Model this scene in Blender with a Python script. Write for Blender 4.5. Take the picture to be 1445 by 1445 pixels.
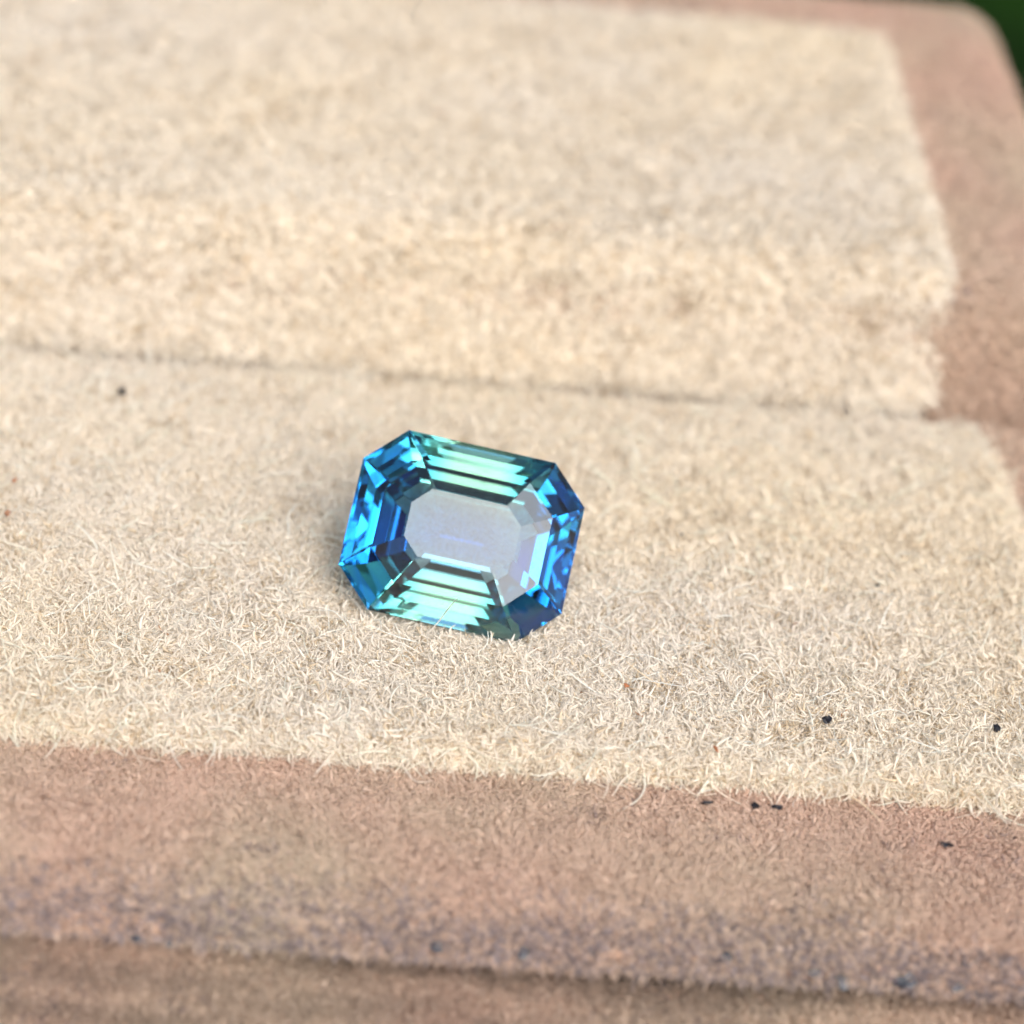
import bpy, math
import numpy as np
from mathutils import Matrix, Vector

for o in list(bpy.data.objects):
    bpy.data.objects.remove(o, do_unlink=True)
S = bpy.context.scene
S.unit_settings.system = 'METRIC'
S.unit_settings.scale_length = 0.01          # one unit is one centimetre
COL = S.collection

# ------------------------------------------------------------------ camera
PITCH, YAW, ROLL, DIST, FPX = 34.0, 3.0, 6.0, 8.4, 3500.0
_p, _a, _r = math.radians(PITCH), math.radians(YAW), math.radians(ROLL)
CF = np.array([math.sin(_a) * math.cos(_p), math.cos(_a) * math.cos(_p), -math.sin(_p)])
_R = np.array([math.cos(_a), -math.sin(_a), 0.0])
_U = np.cross(_R, CF)
CR = math.cos(_r) * _R + math.sin(_r) * _U
CU = -math.sin(_r) * _R + math.cos(_r) * _U
CP = -DIST * CF
cam_data = bpy.data.cameras.new('camera')
cam = bpy.data.objects.new('camera', cam_data)
COL.objects.link(cam)
m = Matrix.Identity(4)
for i in range(3):
    m[i][0], m[i][1], m[i][2], m[i][3] = CR[i], CU[i], -CF[i], CP[i]
cam.matrix_world = m
cam_data.sensor_width = 36.0
cam_data.lens = 36.0 * FPX / 1445.0
cam_data.clip_start = 0.05
cam_data.clip_end = 5000.0
cam_data.dof.use_dof = True
cam_data.dof.focus_distance = 7.62
cam_data.dof.aperture_fstop = 0.45
S.camera = cam

# ------------------------------------------------------------------ sky, sun, exposure
SUN_EL, SUN_AZ = math.radians(45), math.radians(154)     # azimuth clockwise from +Y
world = bpy.data.worlds.new('World')
S.world = world
world.use_nodes = True
wn = world.node_tree
bg = wn.nodes['Background']
sky = wn.nodes.new('ShaderNodeTexSky')
sky.sky_type = 'NISHITA'
sky.sun_disc = False
sky.sun_elevation = SUN_EL
sky.sun_rotation = SUN_AZ
sky.air_density = 0.6
sky.dust_density = 6.0
sky.ozone_density = 0.5
wn.links.new(sky.outputs[0], bg.inputs[0])
bg.inputs[1].default_value = 0.10
sun_data = bpy.data.lights.new('sun', 'SUN')
sun_data.energy = 1.5
sun_data.angle = math.radians(60)
sun_data.color = (0.77, 0.89, 1.0)
sun = bpy.data.objects.new('sun', sun_data)
COL.objects.link(sun)
_sd = Vector((math.sin(SUN_AZ) * math.cos(SUN_EL), math.cos(SUN_AZ) * math.cos(SUN_EL), math.sin(SUN_EL)))
sun.rotation_euler = _sd.to_track_quat('Z', 'Y').to_euler()
sun.location = _sd * 40
S.view_settings.view_transform = 'Standard'
S.view_settings.look = 'None'
S.view_settings.gamma = 1.0
S.view_settings.use_curve_mapping = False
S.view_settings.exposure = 0.86
cy = S.cycles
cy.max_bounces = 24
cy.transmission_bounces = 24
cy.glossy_bounces = 12
cy.diffuse_bounces = 4
cy.volume_bounces = 0
cy.transparent_max_bounces = 16
cy.caustics_reflective = True
cy.caustics_refractive = True
cy.sample_clamp_indirect = 12.0
cy.blur_glossy = 0.3
cy.use_denoising = True
cy.denoiser = 'OPENIMAGEDENOISE'
cy.denoising_input_passes = 'RGB_ALBEDO_NORMAL'
cy.denoising_prefilter = 'ACCURATE'
cy.use_adaptive_sampling = True
cy.adaptive_threshold = 0.05

# ------------------------------------------------------------------ helpers
rng = np.random.default_rng(11)


def tag(o, label=None, cat=None, group=None, kind=None):
    for k, v in (('label', label), ('category', cat), ('group', group), ('kind', kind)):
        if v:
            o[k] = v
    return o


def link(name, data, parent=None):
    o = bpy.data.objects.new(name, data)
    COL.objects.link(o)
    if parent is not None:
        o.parent = parent
    return o


def empty(name, loc=(0, 0, 0)):
    o = link(name, None)
    o.empty_display_size = 0.2
    o.location = loc
    return o


def mesh_obj(name, verts, faces, mat, parent=None, smooth=True):
    me = bpy.data.meshes.new(name)
    me.from_pydata([tuple(map(float, v)) for v in verts], [], [tuple(map(int, f)) for f in faces])
    me.update()
    if smooth:
        me.polygons.foreach_set('use_smooth', np.ones(len(me.polygons), bool))
    me.materials.append(mat)
    o = link(name, me, parent)
    return o


_tab = np.random.default_rng(5).random(4096)


def _h(ix, iy, iz):
    return _tab[(ix * 73856093 ^ iy * 19349663 ^ iz * 83492791) & 4095]


def vnoise(P, scale, seed=0):
    """smooth value noise in 0..1 at points P (n,3)"""
    q = P * scale + seed * 17.31
    i = np.floor(q).astype(np.int64)
    f = q - i
    f = f * f * (3 - 2 * f)
    out = 0
    for dx in (0, 1):
        for dy in (0, 1):
            for dz in (0, 1):
                w = (f[:, 0] if dx else 1 - f[:, 0]) * (f[:, 1] if dy else 1 - f[:, 1]) * (f[:, 2] if dz else 1 - f[:, 2])
                out = out + w * _h(i[:, 0] + dx, i[:, 1] + dy, i[:, 2] + dz)
    return out


def fbm(P, scale, seed=0, octv=3):
    a, t, n = 1.0, 0.0, 0.0
    for k in range(octv):
        n = n + a * vnoise(P, scale * 2 ** k, seed + k)
        t += a
        a *= 0.55
    return n / t


def sstep(a, b, x):
    t = np.clip((x - a) / (b - a), 0, 1)
    return t * t * (3 - 2 * t)


def project(P):
    """pixel of world points on the 1445 px photograph frame; only used to thin fibres out of view"""
    d = P - CP
    z = d @ CF
    return 722.5 + FPX * (d @ CR) / z, 722.5 - FPX * (d @ CU) / z


def at(px, py, z):
    d = CF + CR * (px - 722.5) / FPX - CU * (py - 722.5) / FPX
    return CP + d * (z - CP[2]) / d[2]


# ------------------------------------------------------------------ materials
def new_mat(name):
    mt = bpy.data.materials.new(name)
    mt.use_nodes = True
    nt = mt.node_tree
    return mt, nt, nt.nodes['Principled BSDF'], nt.nodes['Material Output']


def fibre_mat(name, rough, transl):
    mt, nt, b, out = new_mat(name)
    at_ = nt.nodes.new('ShaderNodeAttribute')
    at_.attribute_name = 'tint'
    nt.links.new(at_.outputs['Color'], b.inputs['Base Color'])
    b.inputs['Roughness'].default_value = rough
    b.inputs['Specular IOR Level'].default_value = 0.22
    tr = nt.nodes.new('ShaderNodeBsdfTranslucent')
    nt.links.new(at_.outputs['Color'], tr.inputs['Color'])
    mx = nt.nodes.new('ShaderNodeMixShader')
    mx.inputs[0].default_value = transl
    nt.links.new(b.outputs[0], mx.inputs[1])
    nt.links.new(tr.outputs[0], mx.inputs[2])
    nt.links.new(mx.outputs[0], out.inputs['Surface'])
    return mt


def felt_mat(name, c0, c1, scale, bump=0.6):
    mt, nt, b, out = new_mat(name)
    tc = nt.nodes.new('ShaderNodeTexCoord')
    n1 = nt.nodes.new('ShaderNodeTexNoise')
    n1.inputs['Scale'].default_value = scale
    n1.inputs['Detail'].default_value = 6
    nt.links.new(tc.outputs['Object'], n1.inputs['Vector'])
    cr = nt.nodes.new('ShaderNodeValToRGB')
    cr.color_ramp.elements[0].position = 0.33
    cr.color_ramp.elements[0].color = (*c0, 1)
    cr.color_ramp.elements[1].position = 0.68
    cr.color_ramp.elements[1].color = (*c1, 1)
    nt.links.new(n1.outputs['Fac'], cr.inputs[0])
    nt.links.new(cr.outputs[0], b.inputs['Base Color'])
    b.inputs['Roughness'].default_value = 0.95
    b.inputs['Specular IOR Level'].default_value = 0.1
    bp = nt.nodes.new('ShaderNodeBump')
    bp.inputs['Strength'].default_value = bump
    bp.inputs['Distance'].default_value = 0.02
    nt.links.new(n1.outputs['Fac'], bp.inputs['Height'])
    nt.links.new(bp.outputs[0], b.inputs['Normal'])
    return mt


M_PAD = felt_mat('cream_felt', (0.60, 0.48, 0.33), (0.78, 0.66, 0.48), 28)
M_BROWN = felt_mat('brown_felt', (0.36, 0.22, 0.15), (0.52, 0.35, 0.25), 30)
M_PADF = fibre_mat('cream_fibre', 0.5, 0.35)
M_BROWNF = fibre_mat('brown_fibre', 0.5, 0.2)


def speck_mat(name, c, rough=0.5):
    mt, nt, b, out = new_mat(name)
    n1 = nt.nodes.new('ShaderNodeTexNoise')
    n1.inputs['Scale'].default_value = 60
    tc = nt.nodes.new('ShaderNodeTexCoord')
    nt.links.new(tc.outputs['Object'], n1.inputs['Vector'])
    cr = nt.nodes.new('ShaderNodeValToRGB')
    cr.color_ramp.elements[0].color = (*[v * 0.6 for v in c], 1)
    cr.color_ramp.elements[1].color = (*[v * 1.5 for v in c], 1)
    nt.links.new(n1.outputs['Fac'], cr.inputs[0])
    nt.links.new(cr.outputs[0], b.inputs['Base Color'])
    b.inputs['Roughness'].default_value = rough
    return mt


M_GRIT = speck_mat('dark_grit', (0.012, 0.012, 0.016), 0.45)
M_LINT = speck_mat('rust_lint', (0.33, 0.13, 0.055), 0.8)

# ------------------------------------------------------------------ ground: a dim green lawn under and beyond the box
BOX_Z = -2.2
mt, nt, b, out = new_mat('lawn')
tc = nt.nodes.new('ShaderNodeTexCoord')
n1 = nt.nodes.new('ShaderNodeTexNoise')
n1.inputs['Scale'].default_value = 0.5
n1.inputs['Detail'].default_value = 8
nt.links.new(tc.outputs['Object'], n1.inputs['Vector'])
cr = nt.nodes.new('ShaderNodeValToRGB')
cr.color_ramp.elements[0].position = 0.35
cr.color_ramp.elements[0].color = (0.002, 0.008, 0.0008, 1)
cr.color_ramp.elements[1].position = 0.7
cr.color_ramp.elements[1].color = (0.012, 0.040, 0.003, 1)
nt.links.new(n1.outputs['Fac'], cr.inputs[0])
nt.links.new(cr.outputs[0], b.inputs['Base Color'])
b.inputs['Roughness'].default_value = 0.9
b.inputs['Specular IOR Level'].default_value = 0.05
M_LAWN = mt
n = 24
gx = np.concatenate([-np.geomspace(2000, 8, n), np.linspace(-6, 6, 9), np.geomspace(8, 2000, n)])
gv = [(x, y, BOX_Z) for y in gx for x in gx]
k = len(gx)
gf = [(j * k + i, j * k + i + 1, (j + 1) * k + i + 1, (j + 1) * k + i) for j in range(k - 1) for i in range(k - 1)]
ground = mesh_obj('ground', gv, gf, M_LAWN)
tag(ground, 'dark green lawn out of focus beyond the box', 'ground', kind='structure')


# ------------------------------------------------------------------ surfaces
def round_box(lo, hi, r, nx, ny, nz, warp=None):
    """box with rounded edges as a grid of quads; bottom included"""
    lo, hi = np.array(lo, float), np.array(hi, float)
    c, h = (lo + hi) / 2, (hi - lo) / 2
    V, Fc, key = [], [], {}

    def lin(n, hh):
        # denser toward the ends so that the rounding is smooth
        t = np.linspace(-1, 1, n + 1)
        e = r / hh * np.array([1, .8, .6, .4, .2])
        t = np.unique(np.round(np.concatenate([t * (1 - r / hh), -1 + r / hh - e, 1 - r / hh + e]), 6))
        return t * hh

    L = [lin(nx, h[0]), lin(ny, h[1]), lin(nz, h[2])]

    def vid(p):
        k_ = tuple(np.round(p, 6))
        if k_ not in key:
            q = np.clip(p, -(h - r), h - r)
            d = p - q
            n_ = np.linalg.norm(d)
            key[k_] = len(V)
            V.append(q + d / n_ * r + c)
        return key[k_]

    for ax in range(3):
        u, v = [(1, 2), (2, 0), (0, 1)][ax]
        for s in (-1, 1):
            for i in range(len(L[u]) - 1):
                for j in range(len(L[v]) - 1):
                    ids = []
                    for (a, b_) in ((0, 0), (1, 0), (1, 1), (0, 1)):
                        p = np.zeros(3)
                        p[ax] = s * h[ax]
                        p[u] = L[u][i + a]
                        p[v] = L[v][j + b_]
                        ids.append(vid(p))
                    Fc.append(ids if s > 0 else ids[::-1])
    V = np.array(V)
    if warp:
        V = warp(V)
    return V, Fc


def sample(V, Fc, count_per_area, keep):
    """random points on the triangles of a quad mesh; keep(P) gives the relative density"""
    T = []
    for f in Fc:
        T.append((f[0], f[1], f[2]))
        if len(f) == 4:
            T.append((f[0], f[2], f[3]))
    T = np.array(T)
    a, b_, c = V[T[:, 0]], V[T[:, 1]], V[T[:, 2]]
    N = np.cross(b_ - a, c - a)
    A = np.linalg.norm(N, axis=1) / 2
    N = N / (2 * A[:, None] + 1e-12)
    n_ = int(A.sum() * count_per_area)
    ti = rng.choice(len(T), n_, p=A / A.sum())
    u, v = rng.random(n_), rng.random(n_)
    s = np.sqrt(u)
    P = a[ti] * (1 - s)[:, None] + b_[ti] * (s * (1 - v))[:, None] + c[ti] * (s * v)[:, None]
    w = keep(P, N[ti])
    ok = rng.random(n_) < w
    return P[ok], N[ti][ok]


GEM_PLANES = []          # filled by the gemstone: list of (point, outward normal)


def in_gem(P, grow=0.0):
    ins = np.ones(len(P), bool)
    for p0, n0 in GEM_PLANES:
        ins &= ((P - p0) @ n0) < grow
    return ins


def make_fibres(name, P, N, length, radius, lift, curl, tint, mat, parent, pts=7, comb=None, gem_test=False, cell=0.05, clump=0.45):
    """one hair-curves object; every fibre is a real curved strand lying in the nap"""
    n_ = len(P)
    # tangent direction, combed by a smooth field plus scatter
    ci = np.floor(P / cell + 0.35 * (rng.random((n_, 3)) - 0.5)).astype(np.int64)
    hs = _h(ci[:, 0], ci[:, 1] + 7, ci[:, 2] * 3)
    ang = 2 * math.pi * (hs + 0.26 * rng.normal(0, 1, n_))
    cen = (ci + 0.5 + 0.7 * (np.stack([_h(ci[:, 1], ci[:, 0], ci[:, 2] + k_) for k_ in (3, 11, 19)], 1) - 0.5)) * cell
    pull = cen - P
    pull -= (pull * N).sum(1)[:, None] * N
    ref = np.where(np.abs(N[:, 2:3]) > 0.9, np.array([[1.0, 0, 0]]), np.array([[0, 0, 1.0]]))
    t1 = np.cross(N, ref)
    t1 /= np.linalg.norm(t1, axis=1)[:, None]
    t2 = np.cross(N, t1)
    D = np.cos(ang)[:, None] * t1 + np.sin(ang)[:, None] * t2
    if comb is not None:
        cdir, amt = comb
        cd = cdir - (cdir * N).sum(1)[:, None] * N
        D = D * (1 - amt) + cd * amt
        D /= np.linalg.norm(D, axis=1)[:, None] + 1e-9
    el = lift * (0.55 + 0.9 * rng.random(n_))
    d = np.cos(el)[:, None] * D + np.sin(el)[:, None] * N
    L = length[:, None] / (pts - 1)
    # bending axis: mixes curling back to the cloth with sideways hooks
    side = np.cross(N, D)
    mixa = rng.normal(0, 1, n_)
    ax = side * np.abs(rng.normal(0.8, 0.4, n_))[:, None] + N * mixa[:, None] + 0.3 * rng.normal(0, 1, (n_, 3))
    ax /= np.linalg.norm(ax, axis=1)[:, None]
    th = curl * (0.4 + 1.2 * rng.random(n_)) / (pts - 1)
    X = np.zeros((n_, pts, 3))
    X[:, 0] = P - N * 0.004
    for k_ in range(1, pts):
        X[:, k_] = X[:, k_ - 1] + d * L
        t_ = th * (1 + 0.6 * rng.normal(0, 1, n_))
        c_, s_ = np.cos(t_)[:, None], np.sin(t_)[:, None]
        d = d * c_ + np.cross(ax, d) * s_ + ax * (ax * d).sum(1)[:, None] * (1 - c_)
        # keep the strand out of the cloth
        below = ((X[:, k_] - P) * N).sum(1) < 0.004
        d = np.where(below[:, None], d + N * 0.5, d)
        d /= np.linalg.norm(d, axis=1)[:, None]
    tt = np.linspace(0, 1, pts) ** 1.3
    X += clump * (0.4 + 0.9 * rng.random(n_))[:, None, None] * pull[:, None, :] * tt[None, :, None]
    if gem_test and GEM_PLANES:
        bad = np.zeros(n_, bool)
        for k_ in range(pts):
            bad |= in_gem(X[:, k_], 0.004)
        X, radius, tint = X[~bad], radius[~bad], tint[~bad]
        n_ = len(X)
    hc = bpy.data.hair_curves.new(name)
    hc.add_curves([pts] * n_)
    hc.attributes['position'].data.foreach_set('vector', X.reshape(-1).astype(np.float32))
    prof = np.array([1.0, 1.0, 1.0, 0.95, 0.85, 0.65, 0.3]) if pts == 7 else np.linspace(1, 0.35, pts)
    ra = hc.attributes.get('radius') or hc.attributes.new('radius', 'FLOAT', 'POINT')
    ra.data.foreach_set('value', (radius[:, None] * prof[None]).reshape(-1).astype(np.float32))
    ta = hc.attributes.new('tint', 'FLOAT_COLOR', 'CURVE')
    rgba = np.ones((n_, 4), np.float32)
    rgba[:, :3] = np.clip(tint, 0, 1)
    ta.data.foreach_set('color', rgba.reshape(-1))
    hc.materials.append(mat)
    o = link(name, hc, parent)
    o['kind'] = 'stuff'
    return o


def in_view(P, m_=160, out=0.10):
    px, py = project(P)
    ok = (px > -m_) & (px < 1445 + m_) & (py > -m_) & (py < 1445 + m_)
    return np.where(ok, 1.0, out)


# ------------------------------------------------------------------ the gemstone
PXCM = 7.83 / FPX
ZP = PXCM / 3.6125                  # one enlarged photo pixel in cm
GHL, GHW, GCH = 580 * ZP, 474 * ZP, 195 * ZP
HWZ = 474.0


def ring(d, z, ch):
    hl, hw = GHL - d * ZP, GHW - d * ZP
    c = ch * ZP
    z = z * ZP
    return [(hl, -hw + c, z), (hl, hw - c, z), (hl - c, hw, z), (-hl + c, hw, z),
            (-hl, hw - c, z), (-hl, -hw + c, z), (-hl + c, -hw, z), (hl - c, -hw, z)]


CROWN = [(0, 0, 195), (150, 112, 150), (298, 168, 88)]
PAV = [(0, -14, 195)]
PAVROWS = ((0, 50, 60), (50, 120, 52), (120, 200, 45), (200, 280, 38), (280, 365, 30), (365, 466, 22))
_z = -14.0
for d0, d1, ang_ in PAVROWS:
    _z -= (d1 - d0) * math.tan(math.radians(ang_))
    PAV.append((d1, _z, 195 * (1 - d1 / HWZ) * 0.97 + 2))
rings = [ring(*c) for c in CROWN[::-1]] + [ring(*c) for c in PAV]
gverts = np.array([p for rg in rings for p in rg])
gfaces = [list(range(8))]
for k in range(len(rings) - 1):
    for i in range(8):
        j = (i + 1) % 8
        gfaces.append([k * 8 + i, (k + 1) * 8 + i, (k + 1) * 8 + j, k * 8 + j])
gfaces.append(list(range(len(rings) * 8 - 8, len(rings) * 8))[::-1])

# orientation: it lies on a pavilion side, table tipped toward the viewer
G_ROT, G_TILT, G_YAW = math.radians(12.6), math.radians(9.0), math.radians(0.0)
gx_ = math.cos(G_ROT) * CR - math.sin(G_ROT) * CU
gy_ = math.sin(G_ROT) * CR + math.cos(G_ROT) * CU
gn_ = -CF
# tip the top edge away
gy2 = math.cos(G_TILT) * gy_ - math.sin(G_TILT) * gn_
gn2 = math.sin(G_TILT) * gy_ + math.cos(G_TILT) * gn_
gx2 = math.cos(G_YAW) * gx_ - math.sin(G_YAW) * gn2
gn3 = math.sin(G_YAW) * gx_ + math.cos(G_YAW) * gn2
GM = np.stack([gx2, gy2, gn3], 1)
ray = CF + CR * (652 - 722.5) / FPX - CU * (756 - 722.5) / FPX
rel = gverts @ GM.T
t_ = (-0.012 - rel[:, 2].min() - CP[2]) / ray[2]      # slide along the sight line until the lowest edge meets the cloth
GC = CP + ray * t_
gw = rel + GC
GEM_BASE = gw[np.argmin(gw[:, 2])]
for f in gfaces:
    a, b_, c = gw[f[0]], gw[f[1]], gw[f[2]]
    nn = np.cross(b_ - a, c - a)
    nn /= np.linalg.norm(nn) + 1e-12
    if (a - gw.mean(0)) @ nn < 0:
        nn = -nn
    GEM_PLANES.append((a, nn))

mt, nt, b, out = new_mat('teal_sapphire')
nt.nodes.remove(b)
gl = nt.nodes.new('ShaderNodeBsdfGlass')
gl.inputs['Color'].default_value = (1, 1, 1, 1)
gl.inputs['IOR'].default_value = 1.77
gl.inputs['Roughness'].default_value = 0.0
nt.links.new(gl.outputs[0], out.inputs['Surface'])
# colour zoning of a parti-coloured sapphire: blue ends, green-gold bands along the two long sides; core tinted blue to stand in for the table's sky reflection
va = nt.nodes.new('ShaderNodeVolumeAbsorption')
tc = nt.nodes.new('ShaderNodeTexCoord')
sp = nt.nodes.new('ShaderNodeSeparateXYZ')
nt.links.new(tc.outputs['Object'], sp.inputs[0])
ab = nt.nodes.new('ShaderNodeMath')
ab.operation = 'ABSOLUTE'
nt.links.new(sp.outputs['X'], ab.inputs[0])
mr = nt.nodes.new('ShaderNodeMapRange')
mr.interpolation_type = 'SMOOTHSTEP'
mr.inputs['From Min'].default_value = GHL * 0.18
mr.inputs['From Max'].default_value = GHL * 0.68
nt.links.new(ab.outputs[0], mr.inputs['Value'])
mc = nt.nodes.new('ShaderNodeMix')
mc.data_type = 'RGBA'
ay = nt.nodes.new('ShaderNodeMath')
ay.operation = 'ABSOLUTE'
nt.links.new(sp.outputs['Y'], ay.inputs[0])
my = nt.nodes.new('ShaderNodeMapRange')
my.interpolation_type = 'SMOOTHSTEP'
my.inputs['From Min'].default_value = GHW * 0.12
my.inputs['From Max'].default_value = GHW * 0.50
nt.links.new(ay.outputs[0], my.inputs['Value'])
mcy = nt.nodes.new('ShaderNodeMix')
mcy.data_type = 'RGBA'
mcy.inputs[6].default_value = (1 - 5.6 / 12, 1 - 3.1 / 12, 1 - 0.75 / 12, 1)
mcy.inputs[7].default_value = (1 - 2.2 / 12, 1 - 1.5 / 12, 1 - 3.0 / 12, 1)
nt.links.new(my.outputs['Result'], mcy.inputs[0])
nt.links.new(mcy.outputs[2], mc.inputs[6])
mc.inputs[7].default_value = (1 - 6.6 / 12, 1 - 2.0 / 12, 1 - 0.95 / 12, 1)
nt.links.new(mr.outputs['Result'], mc.inputs[0])
nt.links.new(mc.outputs[2], va.inputs['Color'])
va.inputs['Density'].default_value = 10.0
nt.links.new(va.outputs[0], out.inputs['Volume'])
M_GEM = mt

gem_me_verts = gverts
gem = mesh_obj('cut_gemstone', gem_me_verts, gfaces, M_GEM, smooth=False)
m = Matrix.Identity(4)
for i in range(3):
    for j in range(3):
        m[i][j] = GM[i][j]
    m[i][3] = GC[i]
gem.matrix_world = m
tag(gem, 'teal blue emerald cut gemstone lying tilted on the front cream pad', 'gemstone')
print('GEM', 'centre', GC, 'low', GEM_BASE, 'girdle low z', gw[16:24, 2].min(), 'keel z', gw[-8:, 2].min())

# ------------------------------------------------------------------ the brown suede box
XR, XL = 2.19, -4.6
prof = [(-2.06, BOX_Z + 0.012), (-2.06, -0.9), (-2.055, -0.5), (-2.035, -0.36), (-2.02, -0.305), (-1.985, -0.275), (-1.92, -0.26), (-1.885, -0.235), (-1.885, -0.20),
        (-1.93, -0.178), (-1.985, -0.17), (-2.005, -0.155), (-1.99, -0.128), (-1.94, -0.105), (-1.86, -0.08), (-1.75, -0.075), (-1.5, -0.078),
        (-1.2, -0.078), (0.78, -0.055), (0.85, -0.10), (0.90, -0.26), (0.98, -0.28), (1.03, -0.12), (1.06, 0.08), (1.09, 0.22), (1.13, 0.30),
        (1.20, 0.345), (1.32, 0.36), (2.5, 0.36), (3.7, 0.36), (3.86, 0.345), (3.97, 0.29), (4.02, 0.20), (4.03, 0.0), (4.03, -0.9), (4.03, BOX_Z + 0.012)]
prof = np.array(prof)
prof[prof[:, 1] < -0.06, 0] += np.where(prof[prof[:, 1] < -0.06, 0] < 0, 0.03, 0.0)


def resample(Pp, step):
    out_ = [Pp[0]]
    for a, b_ in zip(Pp[:-1], Pp[1:]):
        n_ = max(1, int(np.linalg.norm(b_ - a) / step))
        for k_ in range(1, n_ + 1):
            out_.append(a + (b_ - a) * k_ / n_)
    return np.array(out_)


prof = resample(prof, 0.09)
tg = np.gradient(prof, axis=0)
tg /= np.linalg.norm(tg, axis=1)[:, None]
nrm2 = np.stack([-tg[:, 1], tg[:, 0]], 1)          # outward (up / front) normal in the y-z plane
RC = 0.20
xs, off = [], []
for th in np.linspace(90, 0, 9):
    xs.append(XL + RC - RC * math.sin(math.radians(th)))
    off.append(RC * (1 - math.cos(math.radians(th))))
for x in np.linspace(XL + RC, XR - RC, 60)[1:-1]:
    xs.append(x)
    off.append(0)
for th in np.linspace(0, 90, 9):
    xs.append(XR - RC + RC * math.sin(math.radians(th)))
    off.append(RC * (1 - math.cos(math.radians(th))))
BV = []
for x, o_ in zip(xs, off):
    for p_, n_ in zip(prof, nrm2):
        q = p_ - n_ * o_
        BV.append((x, q[0], max(q[1], BOX_Z + 0.012)))
BV = np.array(BV)
np_ = len(prof)
BF = [(i * np_ + j, (i + 1) * np_ + j, (i + 1) * np_ + j + 1, i * np_ + j + 1) for i in range(len(xs) - 1) for j in range(np_ - 1)]
BF.append(list(range(np_)))
BF.append(list(range((len(xs) - 1) * np_, len(xs) * np_))[::-1])
box = empty('display_box', (0, 0, BOX_Z))
tag(box, 'brown suede display box with two cream padded tiers', 'box')


def local(V):
    return np.asarray(V) - np.array([0, 0, BOX_Z])


# gentle hand-made unevenness
BVn = BV.copy()
wob = (fbm(BV, 1.7, 3) - 0.5)
top = sstep(-0.25, -0.1, BV[:, 2])
BVn[:, 2] += 0.03 * wob * top
body = mesh_obj('body', local(BVn), BF, M_BROWN, box)


def fix_normals(o):
    import bmesh
    bm = bmesh.new()
    bm.from_mesh(o.data)
    bmesh.ops.recalc_face_normals(bm, faces=bm.faces)
    bm.to_mesh(o.data)
    bm.free()


fix_normals(body)
fix_normals(gem)
BQ = [f for f in BF if len(f) == 4]
a, b_, c = BVn[BQ[0][0]], BVn[BQ[0][1]], BVn[BQ[0][2]]
if BVn[BQ[len(BQ) // 2][0]][2] is not None:
    ctr = np.array([0, 1, -1.0])
    fl = []
    for f in BQ:
        p0 = BVn[list(f)].mean(0)
        nn = np.cross(BVn[f[1]] - BVn[f[0]], BVn[f[2]] - BVn[f[0]])
        fl.append(nn @ (p0 - np.array([np.clip(p0[0], -4, 1.6), np.clip(p0[1], -1.5, 3.5), -1.0])))
    if np.median(fl) < 0:
        BQ = [f[::-1] for f in BQ]

# ------------------------------------------------------------------ cream pads
PXR, PYF, PYB = 1.77, -1.285, 0.892


def warp_near(V):
    V = V.copy()
    t = sstep(-0.05, 0.0, V[:, 2])
    V[:, 2] += t * (0.035 * (fbm(V, 1.3, 9) - 0.5) + 0.02 * (fbm(V, 4.0, 12) - 0.5))
    V[:, 1] += 0.03 * (fbm(V * np.array([1, 0, 0]), 2.2, 31) - 0.5)
    V[:, 2] -= 0.075 * np.clip((V[:, 1] - 0.40) / 0.5, 0, 1.2) ** 2 * sstep(-0.2, -0.05, V[:, 2])
    return V


NV, NF = round_box((-4.25, PYF, -0.20), (PXR, PYB, 0.0), 0.075, 110, 46, 2, warp_near)
pad_a = empty('cream_pad', (0, (PYF + PYB) / 2, -0.05))
tag(pad_a, 'lower cream suede pad in front, carrying the gemstone', 'pad', 'cream pads of the display box')
cush_a = mesh_obj('cushion', NV - np.array(pad_a.location), NF, M_PAD, pad_a)
fix_normals(cush_a)


def warp_far(V):
    V = V.copy()
    # the front face leans back
    V[:, 1] += np.clip(V[:, 2] + 0.1, 0, 1) * 0.36 * (1 - sstep(1.0, 2.2, V[:, 1]))
    t = sstep(0.15, 0.4, V[:, 2])
    V[:, 2] += t * 0.05 * (fbm(V, 1.2, 21) - 0.5)
    V[:, 1] += 0.06 * (fbm(V * np.array([1, 0.3, 1]), 1.6, 41) - 0.5) * (1 - sstep(1.0, 2.0, V[:, 1]))
    return V


FV, FF = round_box((-4.1, 0.955, -0.10), (1.585, 3.36, 0.44), 0.09, 90, 40, 8, warp_far)
pad_b = empty('cream_pad', (0, 2.2, 0.3))
tag(pad_b, 'raised cream suede pad at the back, blurred and empty', 'pad', 'cream pads of the display box')
cush_b = mesh_obj('cushion', FV - np.array(pad_b.location), FF, M_PAD, pad_b)
fix_normals(cush_b)

# ------------------------------------------------------------------ nap of the cream pads
CREAM = np.array([0.82, 0.74, 0.61])


def cream_tint(P):
    n_ = len(P)
    t = np.tile(CREAM, (n_, 1))
    v = 0.86 + 0.28 * rng.random(n_)
    t = t * v[:, None]
    # slow warm / cool drift of the dye
    w = fbm(P, 1.1, 77) - 0.5
    t *= np.stack([1 + 0.05 * w, 1 + 0 * w, 1 - 0.14 * w], 1)
    # tan strands and clumps
    cl = fbm(P, 9.0, 54)
    tan = (rng.random(n_) < (0.05 + 0.35 * sstep(0.56, 0.72, cl)))
    t[tan] = np.array([0.63, 0.52, 0.37]) * (0.75 + 0.5 * rng.random(tan.sum()))[:, None]
    white = rng.random(n_) < 0.07
    t[white] = np.array([0.88, 0.82, 0.70])
    rust = rng.random(n_) < 0.0006
    t[rust] = np.array([0.45, 0.27, 0.16])
    return t


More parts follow.
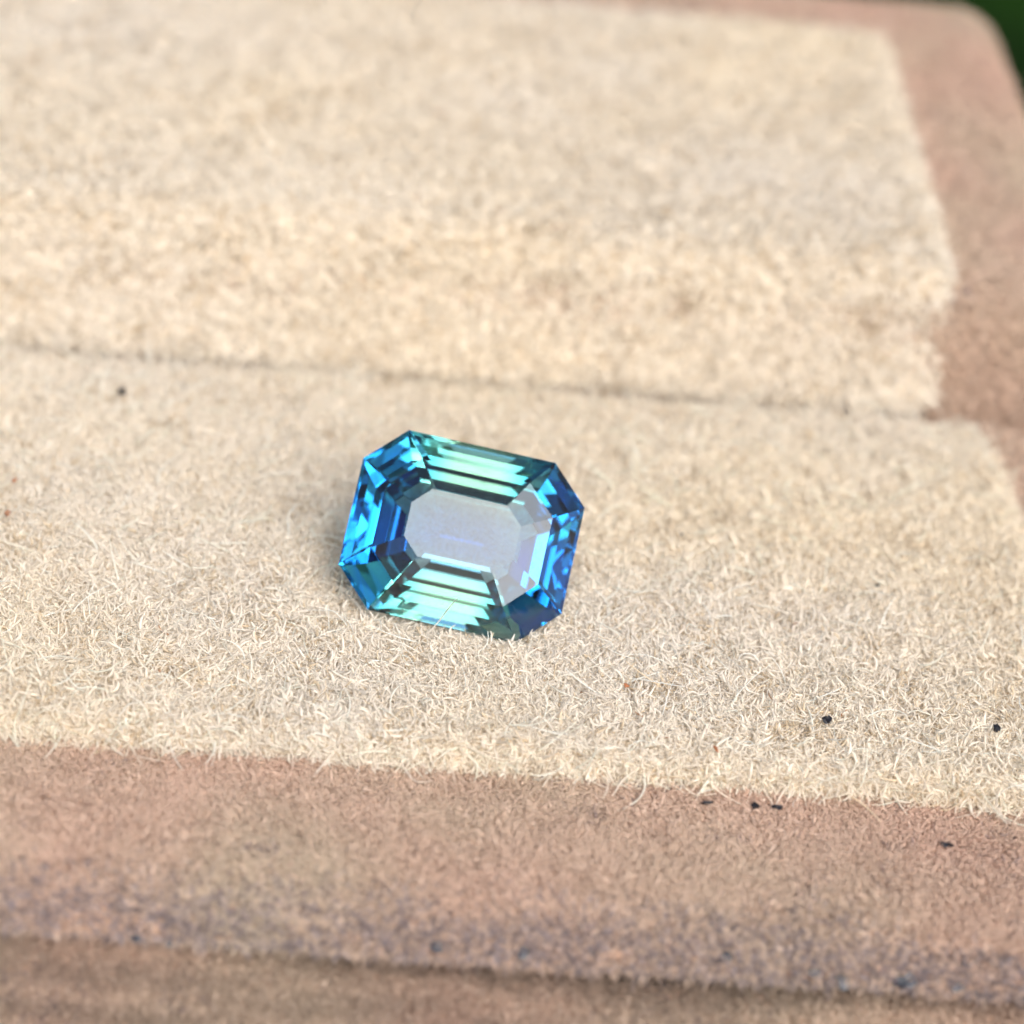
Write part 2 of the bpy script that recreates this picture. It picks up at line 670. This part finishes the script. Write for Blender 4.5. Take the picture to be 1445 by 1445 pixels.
def comb_field(P, seed, base=(0.3, -0.6, 0), k=1.6):
    c_ = np.stack([fbm(P, k, seed) - 0.5, fbm(P, k, seed + 5) - 0.5, 0 * P[:, 0]], 1) * 4 + np.array(base)
    c_ /= np.linalg.norm(c_, axis=1)[:, None] + 1e-6
    return c_


def keep_pad(P, N):
    return in_view(P) * (N[:, 2] > -0.4)


FLIP = 1.0
P, N = sample(NV, NF, 16000, keep_pad)
make_fibres('nap', P - np.array(pad_a.location) * 0, N, 0.032 + 0.048 * rng.random(len(P)) ** 1.6, 0.0026 + 0.0034 * rng.random(len(P)) ** 1.5,
            0.5, 4.0, cream_tint(P), M_PADF, None, comb=(comb_field(P, 61, k=2.2), 0.5), gem_test=True, cell=0.06, clump=0.75).parent = pad_a
nap_a = bpy.data.objects['nap']
nap_a.location = -pad_a.location
# longer loose strands over it
P, N = sample(NV, NF, 8000, keep_pad)
o = make_fibres('fine_fuzz', P, N, 0.03 + 0.05 * rng.random(len(P)), 0.0012 + 0.0010 * rng.random(len(P)),
                0.8, 4.2, cream_tint(P), M_PADF, pad_a, comb=(comb_field(P, 64), 0.2), gem_test=True, cell=0.03, clump=0.3)
o.location = -pad_a.location
P, N = sample(NV, NF, 380, keep_pad)
o = make_fibres('loose_strands', P, N, 0.09 + 0.16 * rng.random(len(P)) ** 2, 0.0018 + 0.0014 * rng.random(len(P)),
                0.45, 2.4, np.clip(cream_tint(P) * 1.1, 0, 0.85), M_PADF, pad_a, pts=11, comb=(comb_field(P, 63), 0.3), gem_test=True)
o.location = -pad_a.location

P, N = sample(FV, FF, 11000, keep_pad)
o = make_fibres('nap', P, N, 0.05 + 0.06 * rng.random(len(P)), 0.0030 + 0.0026 * rng.random(len(P)),
                0.6, 2.2, cream_tint(P), M_PADF, pad_b, comb=(np.where(N[:, 1:2] < -0.5, np.array([[0.25, 0.0, -1.0]]), comb_field(P, 66)), 0.5))
o.location = -pad_b.location

# ------------------------------------------------------------------ nap of the brown box
BROWN = np.array([0.59, 0.445, 0.335])


def brown_tint(P):
    n_ = len(P)
    t = np.tile(BROWN, (n_, 1)) * (0.84 + 0.32 * rng.random(n_))[:, None]
    w = fbm(P, 1.8, 91) - 0.5
    t *= np.stack([1 - 0.10 * w, 1 + 0.16 * w, 1 + 0.10 * w], 1)
    pale = rng.random(n_) < 0.08
    t[pale] = np.array([0.78, 0.60, 0.47]) * (0.85 + 0.3 * rng.random(pale.sum()))[:, None]
    # grey-blue rubbed wear along the front shoulder
    band = sstep(-1.74, -1.95, P[:, 1]) * (P[:, 2] > -0.22) * sstep(0.35, 0.62, fbm(P * np.array([0.45, 2.2, 2.2]), 5.0, 17) + 0.14)
    hit = rng.random(n_) < 0.52 * band
    t[hit] = np.array([0.30, 0.25, 0.25]) * (0.5 + 0.9 * rng.random(hit.sum()))[:, None]
    # faint grey smudges elsewhere
    sm = sstep(0.60, 0.74, fbm(P, 6.0, 23))
    hit = rng.random(n_) < 0.14 * sm
    t[hit] = np.array([0.25, 0.19, 0.19])
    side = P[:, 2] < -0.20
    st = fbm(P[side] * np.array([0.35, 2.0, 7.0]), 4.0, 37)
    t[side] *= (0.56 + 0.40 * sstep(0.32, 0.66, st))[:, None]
    return t


def keep_box(P, N):
    under = (P[:, 1] > PYF + 0.06) & (P[:, 1] < 0.9) & (P[:, 0] < PXR - 0.06)
    under |= (P[:, 1] > 1.15) & (P[:, 1] < 3.3) & (P[:, 0] < 1.53)
    w = in_view(P) * (~under) * (P[:, 2] > -1.0)
    w = w * np.where(P[:, 1] > 0.3, 0.4, 1.0)
    # bald spots along the front shoulder
    bald = fbm(P, 7.0, 29)
    w = w * np.where((P[:, 1] < -1.93) & (P[:, 2] > -0.2) & (bald > 0.64), 0.45, 1.0)
    return w


_pt = prof[(prof[:, 1] > -0.16)]
_pt = _pt[np.argsort(_pt[:, 0], kind='stable')]


def on_box(px, py):
    d = CF + CR * (px - 722.5) / FPX - CU * (py - 722.5) / FPX
    t = np.linspace(5.5, 9, 7000)
    Q = CP + t[:, None] * d
    z = np.interp(Q[:, 1], _pt[:, 0], _pt[:, 1], left=-9)
    i = np.argmax(Q[:, 2] < z)
    return Q[i]


SPOTS = [(1148, 1374, 0.020, (1.2, 0.9, 0.35)), (1188, 1384, 0.022, (0.9, 1.2, 0.35)), (1275, 1384, 0.026, (1.2, 1.0, 0.35)),
                                       (1352, 1394, 0.016, (1.1, 0.9, 0.4)), (1025, 1352, 0.014, (1.0, 1.1, 0.4)), (616, 1337, 0.018, (1.0, 1.0, 0.35)),
                                       (738, 1346, 0.017, (0.9, 1.3, 0.35)), (1257, 1140, 0.017, (1.5, 0.9, 0.4)), (190, 1322, 0.014, (1.3, 1.0, 0.35)), (240, 1330, 0.013, (0.9, 1.2, 0.4))]
P, N = sample(BVn, BQ, 42000, keep_box)
clear = np.ones(len(P), bool)
for px, py, sz, sq in SPOTS:
    clear &= np.linalg.norm(P - on_box(px, py), axis=1) > sz * 1.25
P, N = P[clear], N[clear]
far = P[:, 1] > 0.3
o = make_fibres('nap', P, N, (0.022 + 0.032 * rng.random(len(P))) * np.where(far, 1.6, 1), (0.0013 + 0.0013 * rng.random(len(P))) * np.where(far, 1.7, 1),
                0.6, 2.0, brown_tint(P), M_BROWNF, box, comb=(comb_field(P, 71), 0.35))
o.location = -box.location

# cream strands hanging over the front edge onto the brown suede
P, N = sample(NV, NF, 3500, lambda P, N: in_view(P) * (N[:, 1] < -0.35) * (N[:, 2] > -0.2))
o = make_fibres('edge_fringe', P, N, 0.04 + 0.15 * rng.random(len(P)) ** 5, 0.0022 + 0.0016 * rng.random(len(P)),
                0.55, 1.5, np.clip(cream_tint(P) * 1.08, 0, 0.88), M_PADF, pad_a, pts=9, comb=(np.tile(np.array([[0.25, -0.6, -0.6]]), (len(P), 1)), 0.5))
o.location = -pad_a.location

# ------------------------------------------------------------------ grit, lint and worn spots
def lump(rx, ry, rz, seed, rough=0.35, nu=9, nv=6):
    r_ = np.random.default_rng(seed)
    V, Fc = [(0, 0, rz)], []
    for j in range(1, nv):
        for i in range(nu):
            th, ph = math.pi * j / nv, 2 * math.pi * i / nu
            k_ = 1 + rough * (r_.random() - 0.5) * 2
            V.append((rx * k_ * math.sin(th) * math.cos(ph), ry * k_ * math.sin(th) * math.sin(ph), rz * k_ * math.cos(th)))
    V.append((0, 0, -rz))
    for i in range(nu):
        Fc.append((0, 1 + i, 1 + (i + 1) % nu))
        for j in range(nv - 2):
            a_, b2 = 1 + j * nu + i, 1 + j * nu + (i + 1) % nu
            Fc.append((a_, a_ + nu, b2 + nu, b2))
        Fc.append((len(V) - 1, 1 + (nv - 2) * nu + (i + 1) % nu, 1 + (nv - 2) * nu + i))
    return V, Fc


def speck(name, px, py, size, mat, label, cat, seed, z=0.04, where='pad', squash=(1, 1, 0.8), rot=0.0, group=None):
    p = at(px, py, z) if where == 'pad' else on_box(px, py) + np.array([0, -0.01, 0.026])
    V, Fc = lump(size * squash[0], size * squash[1], size * squash[2], seed, 0.55)
    o = mesh_obj(name, V, Fc, mat, smooth=False)
    o.location = p
    o.rotation_euler = (0, 0, rot)
    return tag(o, label, cat, group)


speck('grit_speck', 173, 552, 0.0135, M_GRIT, 'black grit speck near the back edge of the lower cream pad, far left', 'speck', 1)
speck('grit_speck', 1168, 1015, 0.0130, M_GRIT, 'black grit speck on the cream pad, left one of the two near the front right', 'speck', 2)
speck('grit_speck', 1407, 1027, 0.0125, M_GRIT, 'dark grey grit speck on the cream pad nearest the right edge of the picture', 'speck', 3)
speck('grit_speck', 1238, 826, 0.0055, M_GRIT, 'tiny dark speck on the cream pad, well to the right of the gemstone', 'speck', 4)
speck('grit_speck', 962, 754, 0.0045, M_GRIT, 'tiny dark speck on the cream pad, a little right of the gemstone', 'speck', 5)
speck('lint_fleck', 884, 967, 0.0075, M_LINT, 'small reddish fleck on the cream pad, below and right of the gemstone', 'fleck', 6)
speck('lint_fleck', 10, 724, 0.0120, M_LINT, 'orange brown fleck at the left edge of the cream pad', 'fleck', 7, squash=(0.8, 1.2, 0.6))
speck('lint_fleck', 20, 678, 0.0100, M_LINT, 'thin upright rust coloured fleck at the left edge of the cream pad', 'fleck', 8, squash=(0.45, 1.5, 0.6), rot=-0.4)
speck('lint_fleck', 1010, 1056, 0.0095, M_LINT, 'thin reddish brown fleck near the front edge of the cream pad', 'fleck', 9, squash=(0.4, 1.5, 0.6), rot=0.35)
speck('grit_speck', 997, 1139, 0.0105, M_GRIT, 'black grit on the brown rail just below the cream edge, leftmost of three', 'speck', 10, where='box', squash=(1.3, 0.6, 0.5))
speck('grit_speck', 1063, 1143, 0.0115, M_GRIT, 'black grit on the brown rail just below the cream edge, middle of three', 'speck', 11, where='box')
speck('grit_speck', 1095, 1145, 0.0100, M_GRIT, 'black grit on the brown rail just below the cream edge, rightmost of three', 'speck', 12, where='box', squash=(1.4, 0.8, 0.5))
speck('grit_speck', 1333, 1198, 0.0110, M_GRIT, 'black crumb lying on the brown suede rail at lower right', 'speck', 13, where='box', squash=(1.4, 0.7, 0.6), rot=-0.3)
M_WORN = speck_mat('worn_backing', (0.035, 0.037, 0.045), 0.3)
for k_, (px, py, sz, sq) in enumerate(SPOTS):
    p = on_box(px, py) + np.array([0, -0.006, 0.010])
    V, Fc = lump(sz * sq[0], sz * sq[1], sz * sq[2], 40 + k_, 0.45)
    o = mesh_obj('worn_spot', V, Fc, M_WORN, box, smooth=False)
    o.location = p - np.array(box.location)
    o.rotation_euler = (0.6 if py > 1300 else 0.0, 0, 0.4 * math.sin(k_ * 2.1))
